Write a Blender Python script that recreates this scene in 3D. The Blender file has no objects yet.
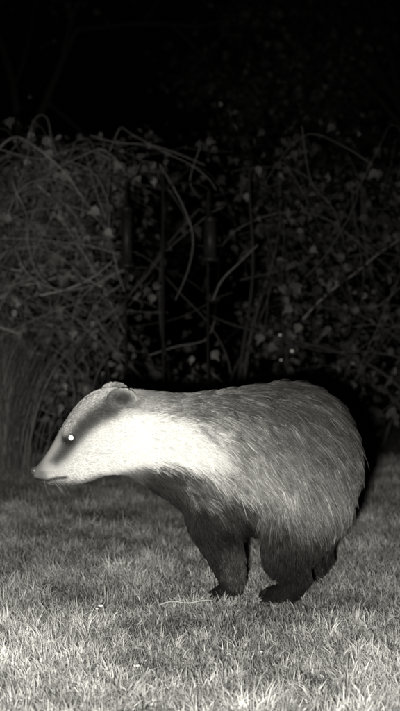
import bpy, math, numpy as np
from mathutils import Vector
rng=np.random.default_rng(7)
scene=bpy.context.scene
F=941.0; H=0.64; YC=-2.2
scene.view_settings.view_transform='Standard'; scene.view_settings.look='None'; scene.view_settings.exposure=0

# ---------------------------------------------------------------- helpers
def srgb(g):
    g=np.asarray(g,dtype=float)/255.0
    return np.where(g<=0.04045,g/12.92,((g+0.055)/1.055)**2.4)
def W(u,v,y):
    d=y-YC
    return np.array([(u-200)*d/F, y, H-(v-326)*d/F])
class Noise:
    def __init__(s,scale,n=24,seed=0):
        r=np.random.default_rng(seed)
        k=r.normal(size=(n,3)); k/=np.linalg.norm(k,axis=1)[:,None]
        s.k=k*(2*math.pi/scale)*r.uniform(0.5,1.6,size=(n,1)); s.p=r.uniform(0,6.28,n); s.n=n
    def __call__(s,P):
        return np.sin(P@s.k.T+s.p).sum(1)/math.sqrt(s.n/2)
def link(o,parent=None):
    scene.collection.objects.link(o)
    if parent is not None: o.parent=parent
    return o
def mat_attr(name,rough=0.8,transl=0.0,spec=0.2,noise=None):
    m=bpy.data.materials.new(name); m.use_nodes=True; nt=m.node_tree; N=nt.nodes; N.clear()
    out=N.new('ShaderNodeOutputMaterial'); a=N.new('ShaderNodeAttribute'); a.attribute_name='col'
    p=N.new('ShaderNodeBsdfPrincipled'); p.inputs['Roughness'].default_value=rough
    p.inputs['Specular IOR Level'].default_value=spec
    src=a.outputs['Color']
    if noise:
        tc=N.new('ShaderNodeTexCoord'); nz=N.new('ShaderNodeTexNoise'); nz.inputs['Scale'].default_value=noise; nz.inputs['Detail'].default_value=5
        mr=N.new('ShaderNodeMapRange'); mr.inputs[3].default_value=0.5; mr.inputs[4].default_value=1.5
        nt.links.new(tc.outputs['Object'],nz.inputs['Vector']); nt.links.new(nz.outputs['Fac'],mr.inputs[0])
        vm=N.new('ShaderNodeVectorMath'); vm.operation='SCALE'
        nt.links.new(src,vm.inputs[0]); nt.links.new(mr.outputs[0],vm.inputs['Scale']); src=vm.outputs[0]
    nt.links.new(src,p.inputs['Base Color'])
    if transl>0:
        t=N.new('ShaderNodeBsdfTranslucent'); nt.links.new(src,t.inputs['Color'])
        mx=N.new('ShaderNodeMixShader'); mx.inputs[0].default_value=transl
        nt.links.new(p.outputs[0],mx.inputs[1]); nt.links.new(t.outputs[0],mx.inputs[2]); nt.links.new(mx.outputs[0],out.inputs[0])
    else: nt.links.new(p.outputs[0],out.inputs[0])
    return m
def mat_diff(name):
    m=bpy.data.materials.new(name); m.use_nodes=True; nt=m.node_tree; N=nt.nodes; N.clear()
    out=N.new('ShaderNodeOutputMaterial'); a=N.new('ShaderNodeAttribute'); a.attribute_name='col'
    d=N.new('ShaderNodeBsdfDiffuse'); nt.links.new(a.outputs['Color'],d.inputs['Color']); nt.links.new(d.outputs[0],out.inputs[0]); return m
def mat_plain(name,g,rough=0.7,noise=20,spec=0.3,bump=0.0,metal=0):
    m=bpy.data.materials.new(name); m.use_nodes=True; nt=m.node_tree; N=nt.nodes
    p=N['Principled BSDF']; p.inputs['Roughness'].default_value=rough; p.inputs['Specular IOR Level'].default_value=spec; p.inputs['Metallic'].default_value=metal
    tc=N.new('ShaderNodeTexCoord'); nz=N.new('ShaderNodeTexNoise'); nz.inputs['Scale'].default_value=noise; nz.inputs['Detail'].default_value=6
    cr=N.new('ShaderNodeValToRGB'); cr.color_ramp.elements[0].position=0.3; cr.color_ramp.elements[1].position=0.7
    cr.color_ramp.elements[0].color=(g*0.5,g*0.5,g*0.5,1); cr.color_ramp.elements[1].color=(g*1.4,g*1.4,g*1.4,1)
    nt.links.new(tc.outputs['Object'],nz.inputs['Vector']); nt.links.new(nz.outputs['Fac'],cr.inputs[0]); nt.links.new(cr.outputs[0],p.inputs['Base Color'])
    if bump:
        b=N.new('ShaderNodeBump'); b.inputs['Strength'].default_value=bump; nt.links.new(nz.outputs['Fac'],b.inputs['Height']); nt.links.new(b.outputs[0],p.inputs['Normal'])
    return m
def mesh_np(name,V,faces_list,col=None,mat=None,parent=None,smooth=False):
    me=bpy.data.meshes.new(name)
    V=np.asarray(V,dtype=np.float32)
    me.vertices.add(len(V)); me.vertices.foreach_set('co',V.ravel())
    loops=np.concatenate([f.ravel() for f in faces_list]).astype(np.int32)
    tot=np.concatenate([np.full(len(f),f.shape[1]) for f in faces_list]).astype(np.int32)
    st=np.concatenate([[0],np.cumsum(tot)[:-1]]).astype(np.int32)
    me.loops.add(len(loops)); me.loops.foreach_set('vertex_index',loops)
    me.polygons.add(len(tot)); me.polygons.foreach_set('loop_start',st)
    try: me.polygons.foreach_set('loop_total',tot)
    except Exception: pass
    me.update(calc_edges=True)
    if smooth: me.polygons.foreach_set('use_smooth',np.ones(len(tot),dtype=bool))
    if col is not None:
        a=me.attributes.new('col','FLOAT_COLOR','POINT')
        c=np.ones((len(V),4),dtype=np.float32); c[:,:3]=np.asarray(col).reshape(len(V),-1)
        a.data.foreach_set('color',c.ravel())
    if mat: me.materials.append(mat)
    return link(bpy.data.objects.new(name,me),parent)
def hair(name,P,R,C,mat,parent=None):
    n,k=P.shape[:2]
    hc=bpy.data.hair_curves.new(name); hc.add_curves([k]*n)
    hc.attributes['position'].data.foreach_set('vector',P.astype(np.float32).ravel())
    ra=hc.attributes.get('radius') or hc.attributes.new('radius','FLOAT','POINT')
    ra.data.foreach_set('value',R.astype(np.float32).ravel())
    ca=hc.attributes.new('col','FLOAT_COLOR','POINT')
    c=np.ones((n*k,4),dtype=np.float32); c[:,:3]=C.reshape(-1,1); ca.data.foreach_set('color',c.ravel())
    hc.materials.append(mat)
    return link(bpy.data.objects.new(name,hc),parent)
def tubes(name,polys,mat,parent=None,sides=5):
    Vs=[];Fs=[];Cs=[];off=0
    ang=np.linspace(0,2*math.pi,sides,endpoint=False)
    for pts,rad,alb in polys:
        pts=np.asarray(pts,float); k=len(pts); rad=np.broadcast_to(rad,(k,))
        t=np.gradient(pts,axis=0); t/=np.linalg.norm(t,axis=1)[:,None]+1e-9
        ref=np.array([0,1.0,0.15]) if abs(t[:,1]).mean()<0.7 else np.array([1.0,0,0.1])
        a=np.cross(t,ref); a/=np.linalg.norm(a,axis=1)[:,None]+1e-9
        b=np.cross(t,a)
        ring=pts[:,None]+rad[:,None,None]*(np.cos(ang)[None,:,None]*a[:,None]+np.sin(ang)[None,:,None]*b[:,None])
        Vs.append(ring.reshape(-1,3)); Cs.append(np.full(k*sides,alb))
        i=np.arange(k-1)[:,None]*sides; j=np.arange(sides)[None]; j2=(j+1)%sides
        Fs.append(np.stack([i+j,i+j2,i+sides+j2,i+sides+j],-1).reshape(-1,4)+off); off+=k*sides
    return mesh_np(name,np.concatenate(Vs),[np.concatenate(Fs)],np.concatenate(Cs)[:,None],mat,parent,True)
def sphere_np(c,r,nu=14,nv=9,scale=(1,1,1),R=None):
    th=np.linspace(0,math.pi,nv); V=[]
    for t in th[1:-1]:
        for a in np.linspace(0,2*math.pi,nu,endpoint=False): V.append([math.sin(t)*math.cos(a),math.sin(t)*math.sin(a),math.cos(t)])
    V.append([0,0,1]);V.append([0,0,-1]); V=np.array(V)*r*np.array(scale)
    if R is not None: V=V@np.array(R).T
    V=V+np.array(c); Fq=[];Ft=[]
    m=nv-2
    for i in range(m-1):
        for j in range(nu):
            j2=(j+1)%nu; Fq.append([i*nu+j,(i+1)*nu+j,(i+1)*nu+j2,i*nu+j2])
    for j in range(nu):
        j2=(j+1)%nu; Ft.append([m*nu,j,j2]); Ft.append([m*nu+1,(m-1)*nu+j2,(m-1)*nu+j])
    return V,np.array(Fq),np.array(Ft)
class Acc:
    def __init__(s): s.V=[];s.Q=[];s.T=[];s.n=0
    def add(s,V,Q=None,T=None):
        if Q is not None and len(Q): s.Q.append(np.asarray(Q)+s.n)
        if T is not None and len(T): s.T.append(np.asarray(T)+s.n)
        s.V.append(V); s.n+=len(V)
    def faces(s):
        o=[]
        if s.Q:o.append(np.concatenate(s.Q))
        if s.T:o.append(np.concatenate(s.T))
        return o

# ---------------------------------------------------------------- badger body
YB=0.06
S=(YB-YC)/F
def B(u,v,yo=0.0):
    return np.array([(u-200)*S, YB+yo, H-(v-326)*S])
# the head is turned a little toward the viewer's side
def turn(x):
    u=np.asarray(x)/S+200
    f=np.clip((158-u)/125,0,1.1); return -0.060*f**1.3
def D(P):
    P=np.atleast_2d(np.array(P,float)).copy(); t=turn(P[:,0]); k=(YB-YC+t)/(YB-YC)
    P[:,0]*=k; P[:,2]=H+(P[:,2]-H)*k; P[:,1]+=t; return P
def Dinv(P):
    P=P.copy(); x=P[:,0].copy()
    for _ in range(3):
        t=turn(x); k=(YB-YC+t)/(YB-YC); x=P[:,0]/k
    P[:,0]=x; P[:,2]=H+(P[:,2]-H)/k; P[:,1]-=t; return P
secs=[((33,469),(33,479),5),((41,460),(43,483),9),((50,447),(58,486),12.5),((60,429),(74,485),17),((73,409),(90,481),24),
((89,394),(107,475),30),((106,388),(122,474),33),((130,389),(138,480),34),((155,391),(153,490),37),((180,393),(172,502),42),
((205,392),(196,520),48),((230,389),(226,532),52),((260,385),(258,536),55),((290,383),(290,538),58),((314,388),(314,535),57),
((336,404),(329,524),50),((350,428),(340,510),40),((357,450),(350,488),25)]
acc=Acc(); nr=28
A=np.linspace(0,2*math.pi,nr,endpoint=False); rings=[]
tops=np.array([s[0] for s in secs],float); bots=np.array([s[1] for s in secs],float); ws=np.array([s[2] for s in secs],float)
tt=np.linspace(0,len(secs)-1,60)
def cr(arr):
    o=[]
    for t in tt:
        i=min(int(t),len(arr)-2); f=t-i
        p0=arr[max(i-1,0)];p1=arr[i];p2=arr[i+1];p3=arr[min(i+2,len(arr)-1)]
        o.append(0.5*((2*p1)+(-p0+p2)*f+(2*p0-5*p1+4*p2-p3)*f*f+(-p0+3*p1-3*p2+p3)*f**3))
    return np.array(o)
T_,B_,W_=cr(tops),cr(bots),cr(ws)
for T0,B0,w in zip(T_,B_,W_):
    t=B(*T0);b=B(*B0);c=(t+b)/2;h=(t-b)/2
    cs=np.cos(A);sn=np.sin(A)
    rings.append(c+cs[:,None]*h+ (sn*(1-0.12*cs))[:,None]*np.array([0,w*S,0]))
V=np.concatenate(rings+[rings[0].mean(0)[None],rings[-1].mean(0)[None]])
n=len(rings); Q=[];T=[]
for i in range(n-1):
    for j in range(nr):
        j2=(j+1)%nr; Q.append([i*nr+j,i*nr+j2,(i+1)*nr+j2,(i+1)*nr+j])
for j in range(nr):
    j2=(j+1)%nr; T.append([n*nr,j2,j]); T.append([n*nr+1,(n-1)*nr+j,(n-1)*nr+j2])
acc.add(V,Q,T)
def chain(pts,step=0.3):
    for a,b in zip(pts[:-1],pts[1:]):
        a=np.array(a,float);b=np.array(b,float)
        L=math.hypot(a[0]-b[0],a[1]-b[1])+abs(a[2]-b[2])/S; k=max(2,int(L/(step*min(a[3],b[3])))+1)
        for f in np.linspace(0,1,k):
            p=a+(b-a)*f; acc.add(*sphere_np(B(p[0],p[1],p[2]),p[3]*S))
def paw(u,v,yo,r,Lr=1.5):
    acc.add(*sphere_np(B(u,v,yo),r*S,scale=(Lr,1.15,0.75)))
    for k in range(5):
        f=(k-2)/2
        acc.add(*sphere_np(B(u-r*Lr*0.9+abs(f)*2.2,v+2.0,yo+f*r*0.95*S),r*0.34*S,scale=(1.5,0.9,0.9)))
chain([(207,468,-0.035,34),(213,515,-0.066,27),(224,546,-0.075,19),(231,570,-0.075,13.5),(230,584,-0.078,11)])
paw(226,586,-0.08,11)
chain([(210,470,0.05,32),(212,520,0.065,24),(224,555,0.07,15),(230,580,0.07,11)])
paw(224,586,0.075,10.5,1.3)
chain([(305,485,-0.045,46),(291,525,-0.083,33),(283,550,-0.09,23),(293,567,-0.09,15.5),(287,581,-0.09,12.5)])
paw(279,586,-0.09,12,1.6)
chain([(308,485,0.055,42),(313,528,0.08,32),(319,553,0.085,20),(327,567,0.085,13),(321,583,0.085,11)])
paw(312,585,0.085,11,1.7)
chain([(336,488,0,16),(340,506,0.0,11),(337,522,0,7),(332,536,0,4.5)])
def rotY(a): c,s=math.cos(a),math.sin(a); return np.array([[c,0,s],[0,1,0],[-s,0,c]])
def rotX(a): c,s=math.cos(a),math.sin(a); return np.array([[1,0,0],[0,c,-s],[0,s,c]])
def rotZ(a): c,s=math.cos(a),math.sin(a); return np.array([[c,-s,0],[s,c,0],[0,0,1]])
acc.add(*sphere_np(B(123,396,-0.060),1.0,scale=(15*S,5.5*S,10.5*S),R=rotX(0.45)@rotZ(0.25)@rotY(0.15),nu=20,nv=13))
acc.add(*sphere_np(B(112,393,0.060),1.0,scale=(15*S,5.5*S,10.5*S),R=rotX(-0.45)@rotZ(-0.25)@rotY(0.15),nu=20,nv=13))
acc.add(*sphere_np(B(76,432,-0.030),13*S)); acc.add(*sphere_np(B(76,432,0.030),13*S))

tmp=mesh_np('tmp_body',D(np.concatenate(acc.V)),acc.faces())
md=tmp.modifiers.new('r','REMESH'); md.mode='VOXEL'; md.voxel_size=0.0045
ms=tmp.modifiers.new('s','SMOOTH'); ms.factor=0.5; ms.iterations=5
dg=bpy.context.evaluated_depsgraph_get(); ev=tmp.evaluated_get(dg)
body_me=bpy.data.meshes.new_from_object(ev)
bpy.data.objects.remove(tmp)
nv=len(body_me.vertices); co=np.zeros(nv*3,np.float32); body_me.vertices.foreach_get('co',co); co=co.reshape(-1,3).astype(float)
ne=len(body_me.edges); ed=np.zeros(ne*2,np.int32); body_me.edges.foreach_get('vertices',ed); ed=ed.reshape(-1,2)
deg=np.zeros(nv); np.add.at(deg,ed[:,0],1); np.add.at(deg,ed[:,1],1)
uu=co[:,0]/S+200; vv=(H-co[:,2])/S+326
wt=np.clip((uu-140)/30,0,1)*np.clip((548-vv)/20,0,1)*0.8
for _ in range(45):
    s_=np.zeros_like(co); np.add.at(s_,ed[:,0],co[ed[:,1]]); np.add.at(s_,ed[:,1],co[ed[:,0]])
    co+=wt[:,None]*(s_/deg[:,None]-co)
body_me.vertices.foreach_set('co',co.astype(np.float32).ravel()); body_me.update()
body_me.calc_loop_triangles(); nt_=len(body_me.loop_triangles); tri=np.zeros(nt_*3,np.int32); body_me.loop_triangles.foreach_get('vertices',tri); tri=tri.reshape(-1,3)
fn=np.cross(co[tri[:,1]]-co[tri[:,0]],co[tri[:,2]]-co[tri[:,0]]); vn=np.zeros_like(co)
for k in range(3): np.add.at(vn,tri[:,k],fn)
vn/=np.linalg.norm(vn,axis=1)[:,None]+1e-12
body_me.polygons.foreach_set('use_smooth',np.ones(len(body_me.polygons),bool))

# coat pattern -- side profile coordinates (badger units), symmetric left/right
ctrl=np.array([
(150,391,120),(170,391,100),(200,388,84),(240,384,62),(280,381,50),(310,384,46),(335,396,46),(355,425,58),(362,460,78),(362,500,72),(350,530,56),
(150,403,165),(175,408,130),(200,408,106),(240,403,82),(280,403,70),(315,408,62),(340,425,72),
(150,425,228),(180,428,222),(210,430,178),(240,430,125),(275,430,98),(310,435,84),(345,450,98),
(130,450,236),(160,448,232),(190,450,225),(215,455,188),(245,455,142),(280,460,120),(310,465,106),(345,475,112),
(110,472,150),(130,472,70),(160,474,45),(185,474,50),(205,474,105),(220,474,148),(245,478,152),(280,482,136),(315,486,120),(345,496,102),
(150,488,30),(175,500,26),(200,492,34),(218,494,40),(238,498,62),(262,503,92),(295,504,98),(330,508,90),(350,518,60),
(195,525,22),(220,522,22),(245,516,28),(270,522,36),(300,526,42),(330,532,42),
(208,560,22),(234,556,60),(238,570,55),(225,590,22),(280,548,24),(280,590,20),(330,565,28),(345,545,36),
(60,486,55),(85,482,60),(100,478,55),(120,480,45),(40,482,110)],float)
patches=[(187,478,3.5,5,160),(206,493,9,4,135),(194,487,3,5,125)]
white_poly=np.array([(46,470),(58,465),(68,457),(78,445),(90,432),(104,421),(118,415),(135,411),(155,411),(182,420),(207,436),(217,450),(203,464),(178,459),(150,461),(130,466),(103,473),(82,480),(62,482),(46,480)],float)
dark_poly=np.array([(50,460),(58,450),(67,438),(77,423),(90,410),(102,401),(112,395),(124,402),(118,413),(104,419),(90,430),(78,443),(68,455),(58,463)],float)
def sdist(P,poly):
    n=len(poly); d=np.full(len(P),1e9); ins=np.zeros(len(P),bool)
    for i in range(n):
        a=poly[i];b=poly[(i+1)%n]; ab=b-a; t=np.clip(((P-a)@ab)/(ab@ab),0,1)
        d=np.minimum(d,np.linalg.norm(P-(a+t[:,None]*ab),axis=1))
        c=((a[1]>P[:,1])!=(b[1]>P[:,1])); x=(b[0]-a[0])*(P[:,1]-a[1])/((b[1]-a[1]) if b[1]!=a[1] else 1e-9)+a[0]
        ins^=(c&(P[:,0]<x))
    return np.where(ins,-d,d)
def uv_of(P):
    return np.stack([P[:,0]/S+200,(H-P[:,2])/S+326],1)
sm=lambda x,w_:1/(1+np.exp(np.clip(x/w_,-30,30)))
def pattern(P):
    P=Dinv(P); out=np.zeros(len(P))
    for s in range(0,len(P),20000):
        p=P[s:s+20000]; q=uv_of(p); yo=(p[:,1]-YB)/S
        d2=((q[:,None]-ctrl[None,:,:2])**2).sum(-1)+16
        w=1/d2**2.2; g=(w*ctrl[None,:,2]).sum(1)/w.sum(1)
        for (a,b,ra,rb,gv) in patches:
            ww=np.exp(-((q[:,0]-a)/ra)**2-((q[:,1]-b)/rb)**2); g=g*(1-ww)+gv*ww
        hd=sm(q[:,0]-128,6)
        bl=hd*sm(sdist(q,dark_poly)-16,3)*(q[:,1]<470); g=g*(1-bl)+200*bl
        wW=sm(sdist(q,white_poly),2.2); g=g*(1-wW)+233*wW
        lateral=sm(9-np.abs(yo),1.6)
        wD=sm(sdist(q,dark_poly),1.8)*lateral; g=g*(1-wD)+74*wD
        wE=sm(np.hypot((q[:,0]-70)/1.4,q[:,1]-439)-4.5,1.2)*(np.abs(yo)>6); g=g*(1-wE)+50*wE
        wN=sm(q[:,0]-43,2.5); g=g*(1-wN)+130*wN
        ml=np.array([(36,479),(48,480),(58,477),(67,476)],float)
        dm=np.full(len(q),1e9)
        for a,b in zip(ml[:-1],ml[1:]):
            ab=b-a;t=np.clip(((q-a)@ab)/(ab@ab),0,1);dm=np.minimum(dm,np.linalg.norm(q-(a+t[:,None]*ab),axis=1))
        wM=sm(dm-1.3,0.5); g=g*(1-wM)+45*wM
        de=np.hypot((q[:,0]-123)/16,(q[:,1]-396)/11.5); ear=sm(de-1.1,0.06)*(np.abs(yo)>17)*(q[:,1]<407)
        ge=66+130*sm(-(de-0.62),0.10)*np.clip((q[:,0]-100)/25,0.3,1)*np.clip((412-q[:,1])/16,0,1); g=g*(1-ear)+ge*ear
        out[s:s+20000]=g
    return out
fur_mat=mat_attr('badger_fur',rough=0.5,spec=0.15)
under_mat=mat_diff('badger_underfur')
skin_mat=mat_attr('badger_skin',rough=0.9,spec=0.1)
GAIN=1.0
calb=np.clip(srgb(pattern(co))*GAIN*0.55,0.006,0.8)
a=body_me.attributes.new('col','FLOAT_COLOR','POINT'); c=np.ones((nv,4),np.float32); c[:,:3]=calb[:,None]; a.data.foreach_set('color',c.ravel())
body_me.materials.clear(); body_me.materials.append(skin_mat); body_me.name='badger'
badger=link(bpy.data.objects.new('badger',body_me))

def make_fur(name,N,lenscale,rad,seed,band,mat):
    r=np.random.default_rng(seed)
    ar=np.linalg.norm(fn,axis=1); cen=co[tri].mean(1); uq=uv_of(cen)
    dens=np.where(uq[:,0]<150,2.4,1.0)*np.where(cen[:,1]>YB+0.06,0.3,1.0)
    pr=ar*dens; pr/=pr.sum()
    f=r.choice(len(tri),N,p=pr); b=r.dirichlet((1,1,1),N)
    P=(co[tri[f]]*b[:,:,None]).sum(1); n=(vn[tri[f]]*b[:,:,None]).sum(1); n/=np.linalg.norm(n,axis=1)[:,None]
    Pi=Dinv(P); q=uv_of(Pi); u,v=q[:,0],q[:,1]
    ang=np.interp(u,[30,90,130,170,210,260,320,345,362],[-35,-30,-5,8,24,36,44,66,92])
    ang=ang+np.clip((v-430)/60,-0.6,1.2)*np.where(u>150,16,0)
    ang=np.where((u>45)&(u<130)&(v>450),5,ang)
    leg=1/(1+np.exp(-(v-528)/8)); ang=ang*(1-leg)+(86+np.clip((u-325)/15,0,1)*26)*leg
    chest=(1/(1+np.exp(-(v-(470+ (u-130)*0.35))/6)))*(u<225)*(u>110); ang=ang*(1-chest)+52*chest
    n1=Noise(0.07,seed=3);n2=Noise(0.022,seed=4);n3=Noise(0.011,seed=5)
    bs=np.clip((u-150)/50,0,1)
    ang=ang+n1(P)*8+n2(P)*10*bs+r.normal(0,9,N)
    a_=np.radians(ang); d=np.stack([np.cos(a_),np.zeros(N),-np.sin(a_)],1)
    d[:,1]+=n3(P)*0.12*bs+r.normal(0,0.08,N)
    d-=n*(d*n).sum(1)[:,None]; d/=np.linalg.norm(d,axis=1)[:,None]+1e-6
    L=np.interp(u,[30,45,80,120,150,200,260,330,365],[0.0025,0.004,0.008,0.012,0.022,0.036,0.050,0.056,0.050])
    legL=np.interp(v,[500,530,560,592],[1,0.6,0.35,0.2]); L=np.where(u>170,L*legL,L)
    tail=(u>328)&(v>500)&(np.abs(P[:,1]-YB)<0.05); L=np.where(tail,0.034,L)
    yo=(Pi[:,1]-YB)/S
    ear=(np.abs(yo)>17)&(np.hypot((u-123)/16,(v-396)/12)<1.3)&(v<407); L=np.where(ear,0.009,L)
    L*=lenscale*r.uniform(0.55,1.25,N)
    lift=np.where(u<130,0.35,0.34)+r.normal(0,0.10,N)+n2(P)*0.09*bs
    K=5; s=np.linspace(0,1,K)
    pts=P[:,None]+L[:,None,None]*(d[:,None]*s[None,:,None]+n[:,None]*((s-0.45*s*s)[None,:,None]*lift[:,None,None]))
    cid=np.floor(P/0.012+ 0.5*np.stack([n3(P),n2(P),n1(P)],1)).astype(int); key=cid[:,0]*7919+cid[:,1]*104729+cid[:,2]*1299709
    _,inv=np.unique(key,return_inverse=True); inv=inv.ravel(); cnt=np.bincount(inv)
    ctr=np.stack([np.bincount(inv,weights=pts[:,-1,i])/cnt for i in range(3)],1)[inv]
    cl=(0.12+0.38*bs)[:,None]*(s[None]**1.5)
    pts=pts+cl[:,:,None]*(ctr-pts[:,-1])[:,None]
    lockv=r.normal(0,1,len(cnt))[inv]
    pts[:,:,2]-=(L[:,None]*0.16*s[None]**2)
    pts-= n[:,None]*0.001
    keep=(np.hypot(P[:,0]-eyeP[0],P[:,2]-eyeP[2])>0.0075)|(P[:,1]>YB)
    keep&=~(u<37)
    g=pattern(P+r.normal(0,0.0022,(N,3))*np.where(u<150,0.6,2.6)[:,None])
    alb=srgb(g)*GAIN
    amp=np.clip(1.0-alb*1.1,0.28,1)*(0.35+0.65*bs)
    alb=alb*np.exp(amp*(lockv*0.30+n2(P)*0.16+n3(P)*0.12+r.normal(0,0.42,N)))
    alb=np.clip(alb,0.005,0.78)
    C=np.repeat(alb[:,None],K,1)
    if band:
        bm=((u>140)&(alb<0.5)).astype(float)[:,None]*r.uniform(0.3,1,N)[:,None]
        prof=np.array([1.3,1.2,0.65,0.32,1.8])[None]
        C=C*(1+bm*(prof-1))
    C=np.clip(C,0.004,0.80)
    R=rad*np.array([1,1,0.9,0.65,0.15])[None]*np.where(u<150,0.75,1)[:,None]*r.uniform(0.7,1.3,N)[:,None]
    return hair(name,pts[keep],R[keep],C[keep],mat,badger)
e=W(71,438,YB-0.085); m=np.hypot(co[:,0]-e[0],co[:,2]-e[2])<0.006; ey=co[m][:,1].min(); eyeP=W(71,438,ey)
make_fur('undercoat',55000,0.6,0.00055,1,False,under_mat)
make_fur('guard_hair',80000,1.0,0.00048,2,True,fur_mat)
def solid(name,V,Q,T,mat,parent=badger): return mesh_np(name,V,[Q,T],None,mat,parent,True)
eye_m=mat_plain('eye_dark',0.015,0.08,50,0.8)
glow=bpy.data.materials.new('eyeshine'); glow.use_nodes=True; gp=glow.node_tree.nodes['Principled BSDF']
gp.inputs['Base Color'].default_value=(0.9,0.9,0.88,1); gp.inputs['Emission Color'].default_value=(1,1,0.96,1); gp.inputs['Emission Strength'].default_value=0.9  # emission stands in for lamp light reflected back by the eye
solid('eye_near',*sphere_np(eyeP+np.array([0,0.002,0]),0.0074),eye_m)
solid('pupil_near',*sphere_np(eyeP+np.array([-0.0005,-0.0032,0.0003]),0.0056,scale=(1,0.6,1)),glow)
eI=Dinv(eyeP[None])[0]; eI[1]=2*YB-eI[1]; eF=D(eI)[0]
solid('eye_far',*sphere_np(eF-np.array([0,0.002,0]),0.0074),eye_m)
nose_m=mat_plain('nose_leather',0.07,0.35,300,0.5,0.3)
solid('nose',*sphere_np(D(B(34,471,0))[0],0.0135,scale=(0.85,1.0,0.8),R=rotY(-0.4)),nose_m)
for sg in(-1,1): solid('nostril',*sphere_np(D(B(30.5,472,sg*0.006))[0],0.003,scale=(0.8,1,0.8)),eye_m)
cl=[]
for (u,v,yo,r,Lr) in [(226,587,-0.08,11,1.5),(224,587,0.075,10.5,1.3),(279,587,-0.09,12,1.6),(312,586,0.085,11,1.7)]:
    for k in range(5):
        f=(k-2)/2; p=B(u-r*Lr*1.15+abs(f)*2.2,v+1,yo+f*r*0.95*S)
        s=np.linspace(0,1,5)[:,None]; cl.append((p+s*np.array([-0.02,0,0])+s*s*np.array([0,0,-0.007]),0.0024*(1-0.85*s[:,0]),0.2))
tubes('claws',cl,mat_attr('claw_horn',0.4),badger)
wp=[];rw=np.random.default_rng(5)
for i in range(26):
    sg=-1 if i%2 else 1; p=D(B(rw.uniform(42,56),rw.uniform(468,480),sg*rw.uniform(0.018,0.026)))[0]; s=np.linspace(0,1,5)[:,None]
    wp.append(p+s*np.array([rw.uniform(-0.01,0.03),sg*0.03,rw.uniform(-0.03,0.0)])+s*s*np.array([0.01,0,-0.006]))
wp=np.array(wp); hair('whiskers',wp,np.full(wp.shape[:2],0.0002),np.full(wp.shape[:2],0.25),fur_mat,badger)

# ---------------------------------------------------------------- ground + lawn
gm=mat_plain('soil_thatch',0.12,0.95,14,0.05,0.4)
nx=60
gx=np.concatenate([[-60,-30,-15],np.linspace(-8,8,nx),[15,30,60]]); gy=np.concatenate([[-20,-8],np.linspace(-4,6,nx),[10,20,40,80]])
X,Y=np.meshgrid(gx,gy,indexing='ij'); gn=Noise(1.4,seed=11)
def gh(x,y):
    P=np.stack([x,y,0*x],-1).reshape(-1,3); return (gn(P)*0.004*(np.abs(P[:,0])<8)).reshape(np.shape(x))
Z=gh(X,Y)-0.004
V=np.stack([X,Y,Z],-1).reshape(-1,3); a_,b_=len(gx),len(gy)
i=np.arange(a_-1)[:,None]*b_; j=np.arange(b_-1)[None]
mesh_np('ground',V,[np.stack([i+j,i+b_+j,i+b_+j+1,i+j+1],-1).reshape(-1,4)],None,gm,None,True)

def blades(name,N,dfun,Lr,wr,seed,mat,lean=0.7,alb=(0.2,0.45)):
    r=np.random.default_rng(seed)
    d=dfun(r,N); x=r.uniform(-1,1,N)*(0.28*d+0.40); y=d+YC
    P=np.stack([x,y,np.zeros(N)],1)
    t1=Noise(0.16,seed=21)(P);t2=Noise(0.045,seed=22)(P);t3=Noise(0.45,seed=23)(P)
    P[:,2]=gh(x,y)
    az=r.uniform(0,2*math.pi,N)*0.8+Noise(0.22,seed=24)(P)*2.0+t2*0.8
    L=r.uniform(*Lr,N)*np.clip(1+0.2*t1+0.2*t2+0.08*t3,0.35,1.8); w=r.uniform(*wr,N)
    tr=np.exp(-((x-0.13)/0.22)**2-((y-0.0)/0.16)**2); L*=1-0.4*tr
    ln=np.clip(lean+r.normal(0,0.3,N)+0.12*t2,0.05,1.35)
    D_=np.stack([np.cos(az),np.sin(az),0*az],1); tw=az+r.normal(math.pi/2,0.7,N); Sd=np.stack([np.cos(tw),np.sin(tw),0*az],1)*w[:,None]*0.5
    up=np.array([0,0,1.0])
    m1=P+L[:,None]*0.5*(D_*np.sin(ln*0.55)[:,None]+up*np.cos(ln*0.55)[:,None])
    tp=m1+L[:,None]*0.5*(D_*np.sin(ln*1.35)[:,None]+up*np.cos(ln*1.35)[:,None])
    V=np.stack([P-Sd,P+Sd,m1-Sd*0.85,m1+Sd*0.85,tp],1).reshape(-1,3)
    base=np.arange(N)[:,None]*5
    A=r.uniform(*alb,N)*np.exp(0.20*t1+0.18*t2+0.20*t3); dry=r.random(N)<0.07; A=np.where(dry,r.uniform(0.5,0.75,N),A)
    A*=np.interp(y,[-1.0,-0.5,0.1,1.0,2.4],[1.25,1.05,0.8,0.6,0.42])   # light falloff painted into the blade colour, darker towards the hedge
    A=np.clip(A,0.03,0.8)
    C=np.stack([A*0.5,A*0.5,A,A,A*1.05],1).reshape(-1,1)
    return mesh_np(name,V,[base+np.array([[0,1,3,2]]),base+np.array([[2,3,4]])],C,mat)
grass_m=mat_attr('grass_blades',0.7,0.2,0.12)
def df(r,N):
    out=r.uniform(0,1,N); return 1.1+3.5*out**1.25
blades('lawn_grass',320000,df,(0.018,0.042),(0.0016,0.0033),31,grass_m,0.8,(0.27,0.46))

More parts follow.
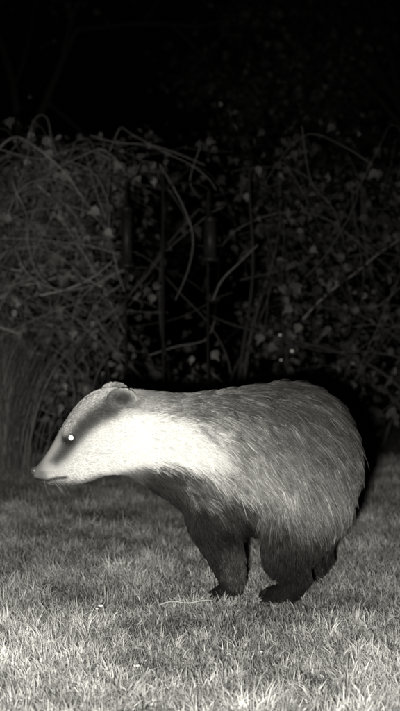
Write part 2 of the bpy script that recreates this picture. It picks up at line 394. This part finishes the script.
bark=mat_attr('bark',0.85,0,0.1,60)
def gpt(u,v,z=0.0):
    d=F*(H-z)/(v-326); return np.array([(u-200)*d/F,YC+d,z])
s=np.linspace(0,1,13)
p0=gpt(160,607,0.026);p1=gpt(212,602,0.026)
tubes('fallen_stick',[(p0+(p1-p0)*s[:,None]+np.stack([0*s,0.008*np.sin(s*5),0.003*np.sin(s*9)],1),0.0015*(1.2-0.5*s),0.4)],bark)
acc=Acc()
for (u,v,r_) in [(137,669,0.003),(100,608,0.005),(96,611,0.003),(330,560,0.002),(262,655,0.002),(60,640,0.002)]:
    acc.add(*sphere_np(gpt(u,v,0.032),r_,scale=(1.3,1,0.5)))
mesh_np('pale_petals',np.concatenate(acc.V),acc.faces(),np.full((acc.n,1),0.7),mat_attr('petal',0.5),None,True)

# ---------------------------------------------------------------- hedge
hedge=bpy.data.objects.new('hedge',None); link(hedge)
leaf_m=mat_attr('ivy_leaf',0.5,0.0,0.25)
def leaves(name,P,size,alb,parent,seed,mat=leaf_m):
    r=np.random.default_rng(seed); N=len(P)
    o=np.array([(0,0,0),(0.42,0.18,0.06),(0.36,0.55,0.04),(0.16,0.62,0.02),(0,1.05,-0.06),(-0.16,0.62,0.02),(-0.36,0.55,0.04),(-0.42,0.18,0.06)])
    q=r.normal(size=(N,3)); nrm=q/np.linalg.norm(q,axis=1)[:,None]; nrm[:,1]-=0.45; nrm[:,2]+=0.25; nrm/=np.linalg.norm(nrm,axis=1)[:,None]
    dr=r.normal(size=(N,3)); dr[:,2]-=0.9; dr-=nrm*(dr*nrm).sum(1)[:,None]; dr/=np.linalg.norm(dr,axis=1)[:,None]
    sd=np.cross(nrm,dr)*r.uniform(0.6,1.1,N)[:,None]
    V=P[:,None]+size[:,None,None]*(o[None,:,0,None]*sd[:,None]+o[None,:,1,None]*dr[:,None]+o[None,:,2,None]*nrm[:,None])
    V=V.reshape(-1,3); base=np.arange(N)[:,None]*8
    f1=base+np.array([[0,1,2,3,4]]); f2=base+np.array([[0,4,5,6,7]])
    return mesh_np(name,V,[f1,f2],np.repeat(alb,8)[:,None],mat,parent)
def hedge_top(x):
    P=np.stack([x,0*x,0*x],1); return 1.58+0.06*Noise(0.9,seed=41)(P)+0.05*Noise(0.25,seed=42)(P)
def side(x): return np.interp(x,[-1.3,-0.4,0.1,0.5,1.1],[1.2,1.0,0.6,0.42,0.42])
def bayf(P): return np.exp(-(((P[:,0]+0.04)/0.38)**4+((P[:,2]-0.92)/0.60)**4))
r=np.random.default_rng(51)
N=120000
x=r.uniform(-3.4,3.4,N); y=2.45+1.1*r.random(N)**1.3; z=r.uniform(0.02,1.95,N)
P=np.stack([x,y,z],1)
y+=0.12*Noise(0.5,seed=44)(P); P[:,1]=y
cl=Noise(0.28,seed=45)(P)+0.7*Noise(0.12,seed=46)(P)
ptop=hedge_top(x)
prob=1/(1+np.exp(-(cl-0.35)*2.5)); prob*=1/(1+np.exp((z-ptop)/0.06)); prob*=1-0.94*bayf(P)
prob*=np.where(z<0.18,0.35,1)
k=r.random(N)<prob*0.55
P=P[k]; sz=r.uniform(0.025,0.068,len(P))
n9=Noise(0.45,seed=49)(P)
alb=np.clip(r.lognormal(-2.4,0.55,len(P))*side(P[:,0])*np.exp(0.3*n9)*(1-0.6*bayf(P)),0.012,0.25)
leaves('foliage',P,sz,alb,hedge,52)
def wander(p,d,n,step,droop,curl,r,ymin=None,zmax=None):
    pts=[p.copy()]; d=d/np.linalg.norm(d); c=r.normal(0,curl,3); c[1]*=0.4
    for _ in range(n):
        c=c*0.93+r.normal(0,curl*0.35,3)*np.array([1,0.5,1]); d=d+c+np.array([0,0,-droop])
        if ymin is not None:
            d[1]+=0.25*((p[1]<ymin)*1.0-(p[1]>ymin+0.7)*1.0)
            if p[2]>zmax: d[2]-=0.35
            if p[2]<0.12: d[2]+=0.2
        d/=np.linalg.norm(d); p=p+d*step; pts.append(p.copy())
    return np.array(pts)
vines=[]
for i in range(1000):
    xx=r.uniform(-3.2,3.2)
    if i<380: xx=r.uniform(-1.15,-0.35)
    zz=r.uniform(0.4,1.5); yy=r.uniform(2.32,2.95)
    dd=np.array([r.normal(0,1),r.normal(0,0.25),r.normal(0.5,0.8)])
    pts=wander(np.array([xx,yy,zz]),dd,int(r.integers(24,70)),0.016,0.02,0.035,r,2.25,1.5+r.uniform(-0.1,0.13))
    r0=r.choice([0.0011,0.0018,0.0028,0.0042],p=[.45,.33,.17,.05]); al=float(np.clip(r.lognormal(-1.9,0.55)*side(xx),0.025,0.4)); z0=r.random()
    if bayf(pts).mean()>0.25 and z0<0.9: continue
    vines.append((pts,r0*np.linspace(1,0.4,len(pts)),al))
def spl(uvs,y,n=24):
    a=np.array([W(uu,vv,y) for uu,vv in uvs]); t=np.linspace(0,len(a)-1,n); o=[]
    for q in t:
        i=min(int(q),len(a)-2);f=q-i;p0=a[max(i-1,0)];p1=a[i];p2=a[i+1];p3=a[min(i+2,len(a)-1)]
        o.append(0.5*((2*p1)+(-p0+p2)*f+(2*p0-5*p1+4*p2-p3)*f*f+(-p0+3*p1-3*p2+p3)*f**3))
    o=np.array(o); o[:,1]+=0.05*np.sin(np.linspace(0,5,n)+uvs[0][0]); return o
for uvs,rr,al in [([(160,165),(182,205),(193,238),(188,270),(175,300)],0.0032,0.15),([(213,300),(222,280),(240,262),(257,246)],0.0034,0.2),
    ([(90,135),(120,145),(160,150),(205,165)],0.003,0.16),([(10,215),(25,190),(50,180),(75,190),(95,215)],0.003,0.2),([(15,250),(30,275),(60,290),(95,285),(120,270)],0.0036,0.2),
    ([(40,200),(30,235),(40,275),(70,300)],0.003,0.2),([(65,160),(95,175),(110,210),(105,250)],0.003,0.18),([(120,285),(100,300),(85,330)],0.003,0.18),
    ([(0,150),(40,158),(80,150),(120,165)],0.003,0.18),([(150,355),(175,347),(205,340),(215,320)],0.003,0.15),([(300,130),(310,180),(335,210),(345,250)],0.003,0.08),([(200,150),(190,180),(200,200)],0.003,0.12)]:
    vines.append((spl(uvs,2.28),rr*np.linspace(1.1,0.6,24),al))
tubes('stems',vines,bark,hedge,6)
up=[]
for i in range(46):
    xx=r.uniform(-3.3,3.3); pts=wander(np.array([xx,r.uniform(2.6,3.2),-0.02]),np.array([r.normal(0,.2),0,1.0]),30,0.05,0.0,0.035,r)
    up.append((pts,r.uniform(0.007,0.015)*np.linspace(1,0.35,len(pts)),r.uniform(0.03,0.06)))
tubes('trunks',up,bark,hedge)
acc=Acc()
for (uu,vv,rr) in [(280,335,0.007),(292,351,0.009),(281,360,0.006)]: acc.add(*sphere_np(W(uu,vv,2.2),rr))  # pale beads added to stand for small bright reflections, not fruit
mesh_np('glint_beads',np.concatenate(acc.V),acc.faces(),np.full((acc.n,1),0.75),mat_attr('glint_bead',0.3,0,0.5),hedge,True)

r=np.random.default_rng(61); N=2400
c0=gpt(4,458); c0[1]=1.98
rad=np.abs(r.normal(0,0.09,N)); az=r.uniform(0,6.28,N)
p=np.stack([c0[0]+rad*np.cos(az),c0[1]+rad*np.sin(az)*0.7,np.zeros(N)],1)
L=r.uniform(0.3,0.72,N); ln=np.stack([np.cos(az),np.sin(az),0*az],1)*(0.03+rad[:,None]*1.4)+r.normal(0,0.11,(N,3))
s=np.linspace(0,1,6); ln[:,2]=0
pts=p[:,None]+L[:,None,None]*(np.array([0,0,1.0])*(s-0.12*s**3)[None,:,None]+ln[:,None]*(s**1.8)[None,:,None])
al=np.clip(r.lognormal(-2.35,0.65,N),0.02,0.4)
hair('ornamental_grass',pts,np.full((N,6),1)*np.array([1,1,.9,.7,.5,.15])[None]*0.0013,np.repeat(al[:,None],6,1),mat_attr('dry_grass',0.7))

# ---------------------------------------------------------------- bird feeder stand
metal=mat_plain('dark_metal',0.012,0.5,40,0.2)
tube_m=mat_plain('feeder_plastic',0.015,0.5,30,0.2)
stand=bpy.data.objects.new('bird_feeder_stand',None); link(stand)
yS=1.95
def wz(v): return W(0,v,yS)[2]
def wx(u): return W(u,0,yS)[0]
pole=[(np.array([[wx(163),yS,-0.02],[wx(163),yS,0.6],[wx(163),yS,wz(175)]]),0.006,0.01)]
def hook(u,vtop,vend,sg):
    a=np.linspace(0,math.pi,10); x0=wx(163); x1=wx(u); z0=wz(vtop)
    arc=np.stack([x0+(x1-x0)*(1-np.cos(a))/2,np.full(10,yS),z0-0.02+0.05*np.sin(a)],1)
    return [(arc,0.004,0.01),(np.array([arc[-1],[x1,yS,wz(vend)]]),0.0022,0.01)]
pole+=hook(127,182,205,1)+hook(210,190,215,1)
tubes('pole',pole,mat_attr('pole_paint',0.7,0,0.1),stand,8)
p2=[(np.array([[wx(124),yS+0.1,-0.02],[wx(124),yS+0.1,wz(180)]]),0.005,0.01),(np.array([[wx(208),yS+0.1,-0.02],[wx(208),yS+0.1,wz(190)]]),0.006,0.01)]
tubes('side_poles',p2,mat_attr('pole_paint2',0.7,0,0.1),stand,8)
def feeder(u,v0,v1,rad):
    z0,z1=wz(v0),wz(v1); x=wx(u)
    def cyl(rb,rt,za,zb,name,mat):
        pts=np.array([[x,yS,za],[x,yS,za+0.0001],[x,yS,zb-0.0001],[x,yS,zb]]); tubes(name,[(pts,np.array([0.0005,rb,rt,0.0005]),0.05)],mat,stand,16)
    cyl(rad,rad,z1+0.02,z0-0.03,'feeder_tube',tube_m); cyl(rad*1.35,rad*0.3,z0-0.03,z0,'feeder_cap',metal); cyl(rad*1.5,rad*1.5,z1,z1+0.02,'feeder_tray',metal)
    tubes('feeder_perch',[(np.array([[x-rad*2,yS,z1+0.07],[x+rad*2,yS,z1+0.07]]),0.0025,0.02)],metal,stand)
feeder(127,205,268,0.024); feeder(210,215,262,0.028)

# ---------------------------------------------------------------- trees behind
def tree(x,y,hh,seed):
    r=np.random.default_rng(seed); br=[]; tips=[]
    def grow(p,d,rad,L,dep):
        pts=wander(p,d,9,L/9,0.0,0.05,r); br.append((pts,rad*np.linspace(1,0.6,10),0.04))
        if dep==0: tips.extend(list(pts[4:])); return
        for _ in range(3 if dep>1 else 4):
            i=r.integers(4,10); dd=(pts[i]-pts[i-1]); dd/=np.linalg.norm(dd); dd=dd+r.normal(0,0.55,3)+np.array([0,0,0.1])
            grow(pts[i],dd,rad*0.55,L*0.72,dep-1)
    grow(np.array([x,y,-0.05]),np.array([r.normal(0,.05),0,1]),hh*0.018,hh*0.42,4)
    t=bpy.data.objects.new('tree',None); link(t); tubes('branches',br,bark,t)
    tips=np.array(tips); tips=tips[r.random(len(tips))<0.8]; P=np.repeat(tips,6,0)+r.normal(0,0.14,(len(tips)*6,3))
    leaves('crown',P,r.uniform(0.05,0.10,len(P)),np.clip(r.lognormal(-2.8,0.3,len(P)),0.02,0.12),t,seed+1)
for xx,yy,hh,sd in [(-2.6,8.0,6.0,81),(0.6,9.5,7.0,82),(3.0,7.5,6.0,83),(-6,9,7,84),(7,10,7,85)]: tree(xx,yy,hh,sd)

# ---------------------------------------------------------------- world, lamp, camera
w=bpy.data.worlds.new('World'); scene.world=w; w.use_nodes=True; nt=w.node_tree
bg=nt.nodes['Background']; sky=nt.nodes.new('ShaderNodeTexSky'); sky.sky_type='NISHITA'; sky.sun_disc=False; sky.sun_elevation=math.radians(-4); sky.sun_rotation=math.radians(180)
bw=nt.nodes.new('ShaderNodeRGBToBW'); nt.links.new(sky.outputs[0],bw.inputs[0]); nt.links.new(bw.outputs[0],bg.inputs[0]); bg.inputs[1].default_value=0.02
ld=bpy.data.lights.new('infrared_illuminator','SPOT'); ld.energy=330; ld.color=(1.0,0.968,0.875); ld.shadow_soft_size=0.03; ld.spot_size=math.radians(76); ld.spot_blend=1.0
lo=link(bpy.data.objects.new('infrared_illuminator',ld)); lo.location=(-0.09,-2.22,0.58)
lo.rotation_euler=(Vector((-0.15,0.0,0.18))-lo.location).to_track_quat('-Z','Y').to_euler()
cd=bpy.data.cameras.new('camera'); cam=link(bpy.data.objects.new('camera',cd)); cam.location=(0,YC,H)
cam.rotation_euler=(math.radians(90-1.795),0,0); cd.sensor_fit='HORIZONTAL'; cd.sensor_width=36; cd.lens=F*36/400
cd.clip_start=0.05; cd.clip_end=300; cd.dof.use_dof=True; cd.dof.focus_distance=1.95; cd.dof.aperture_fstop=6.8
scene.camera=cam
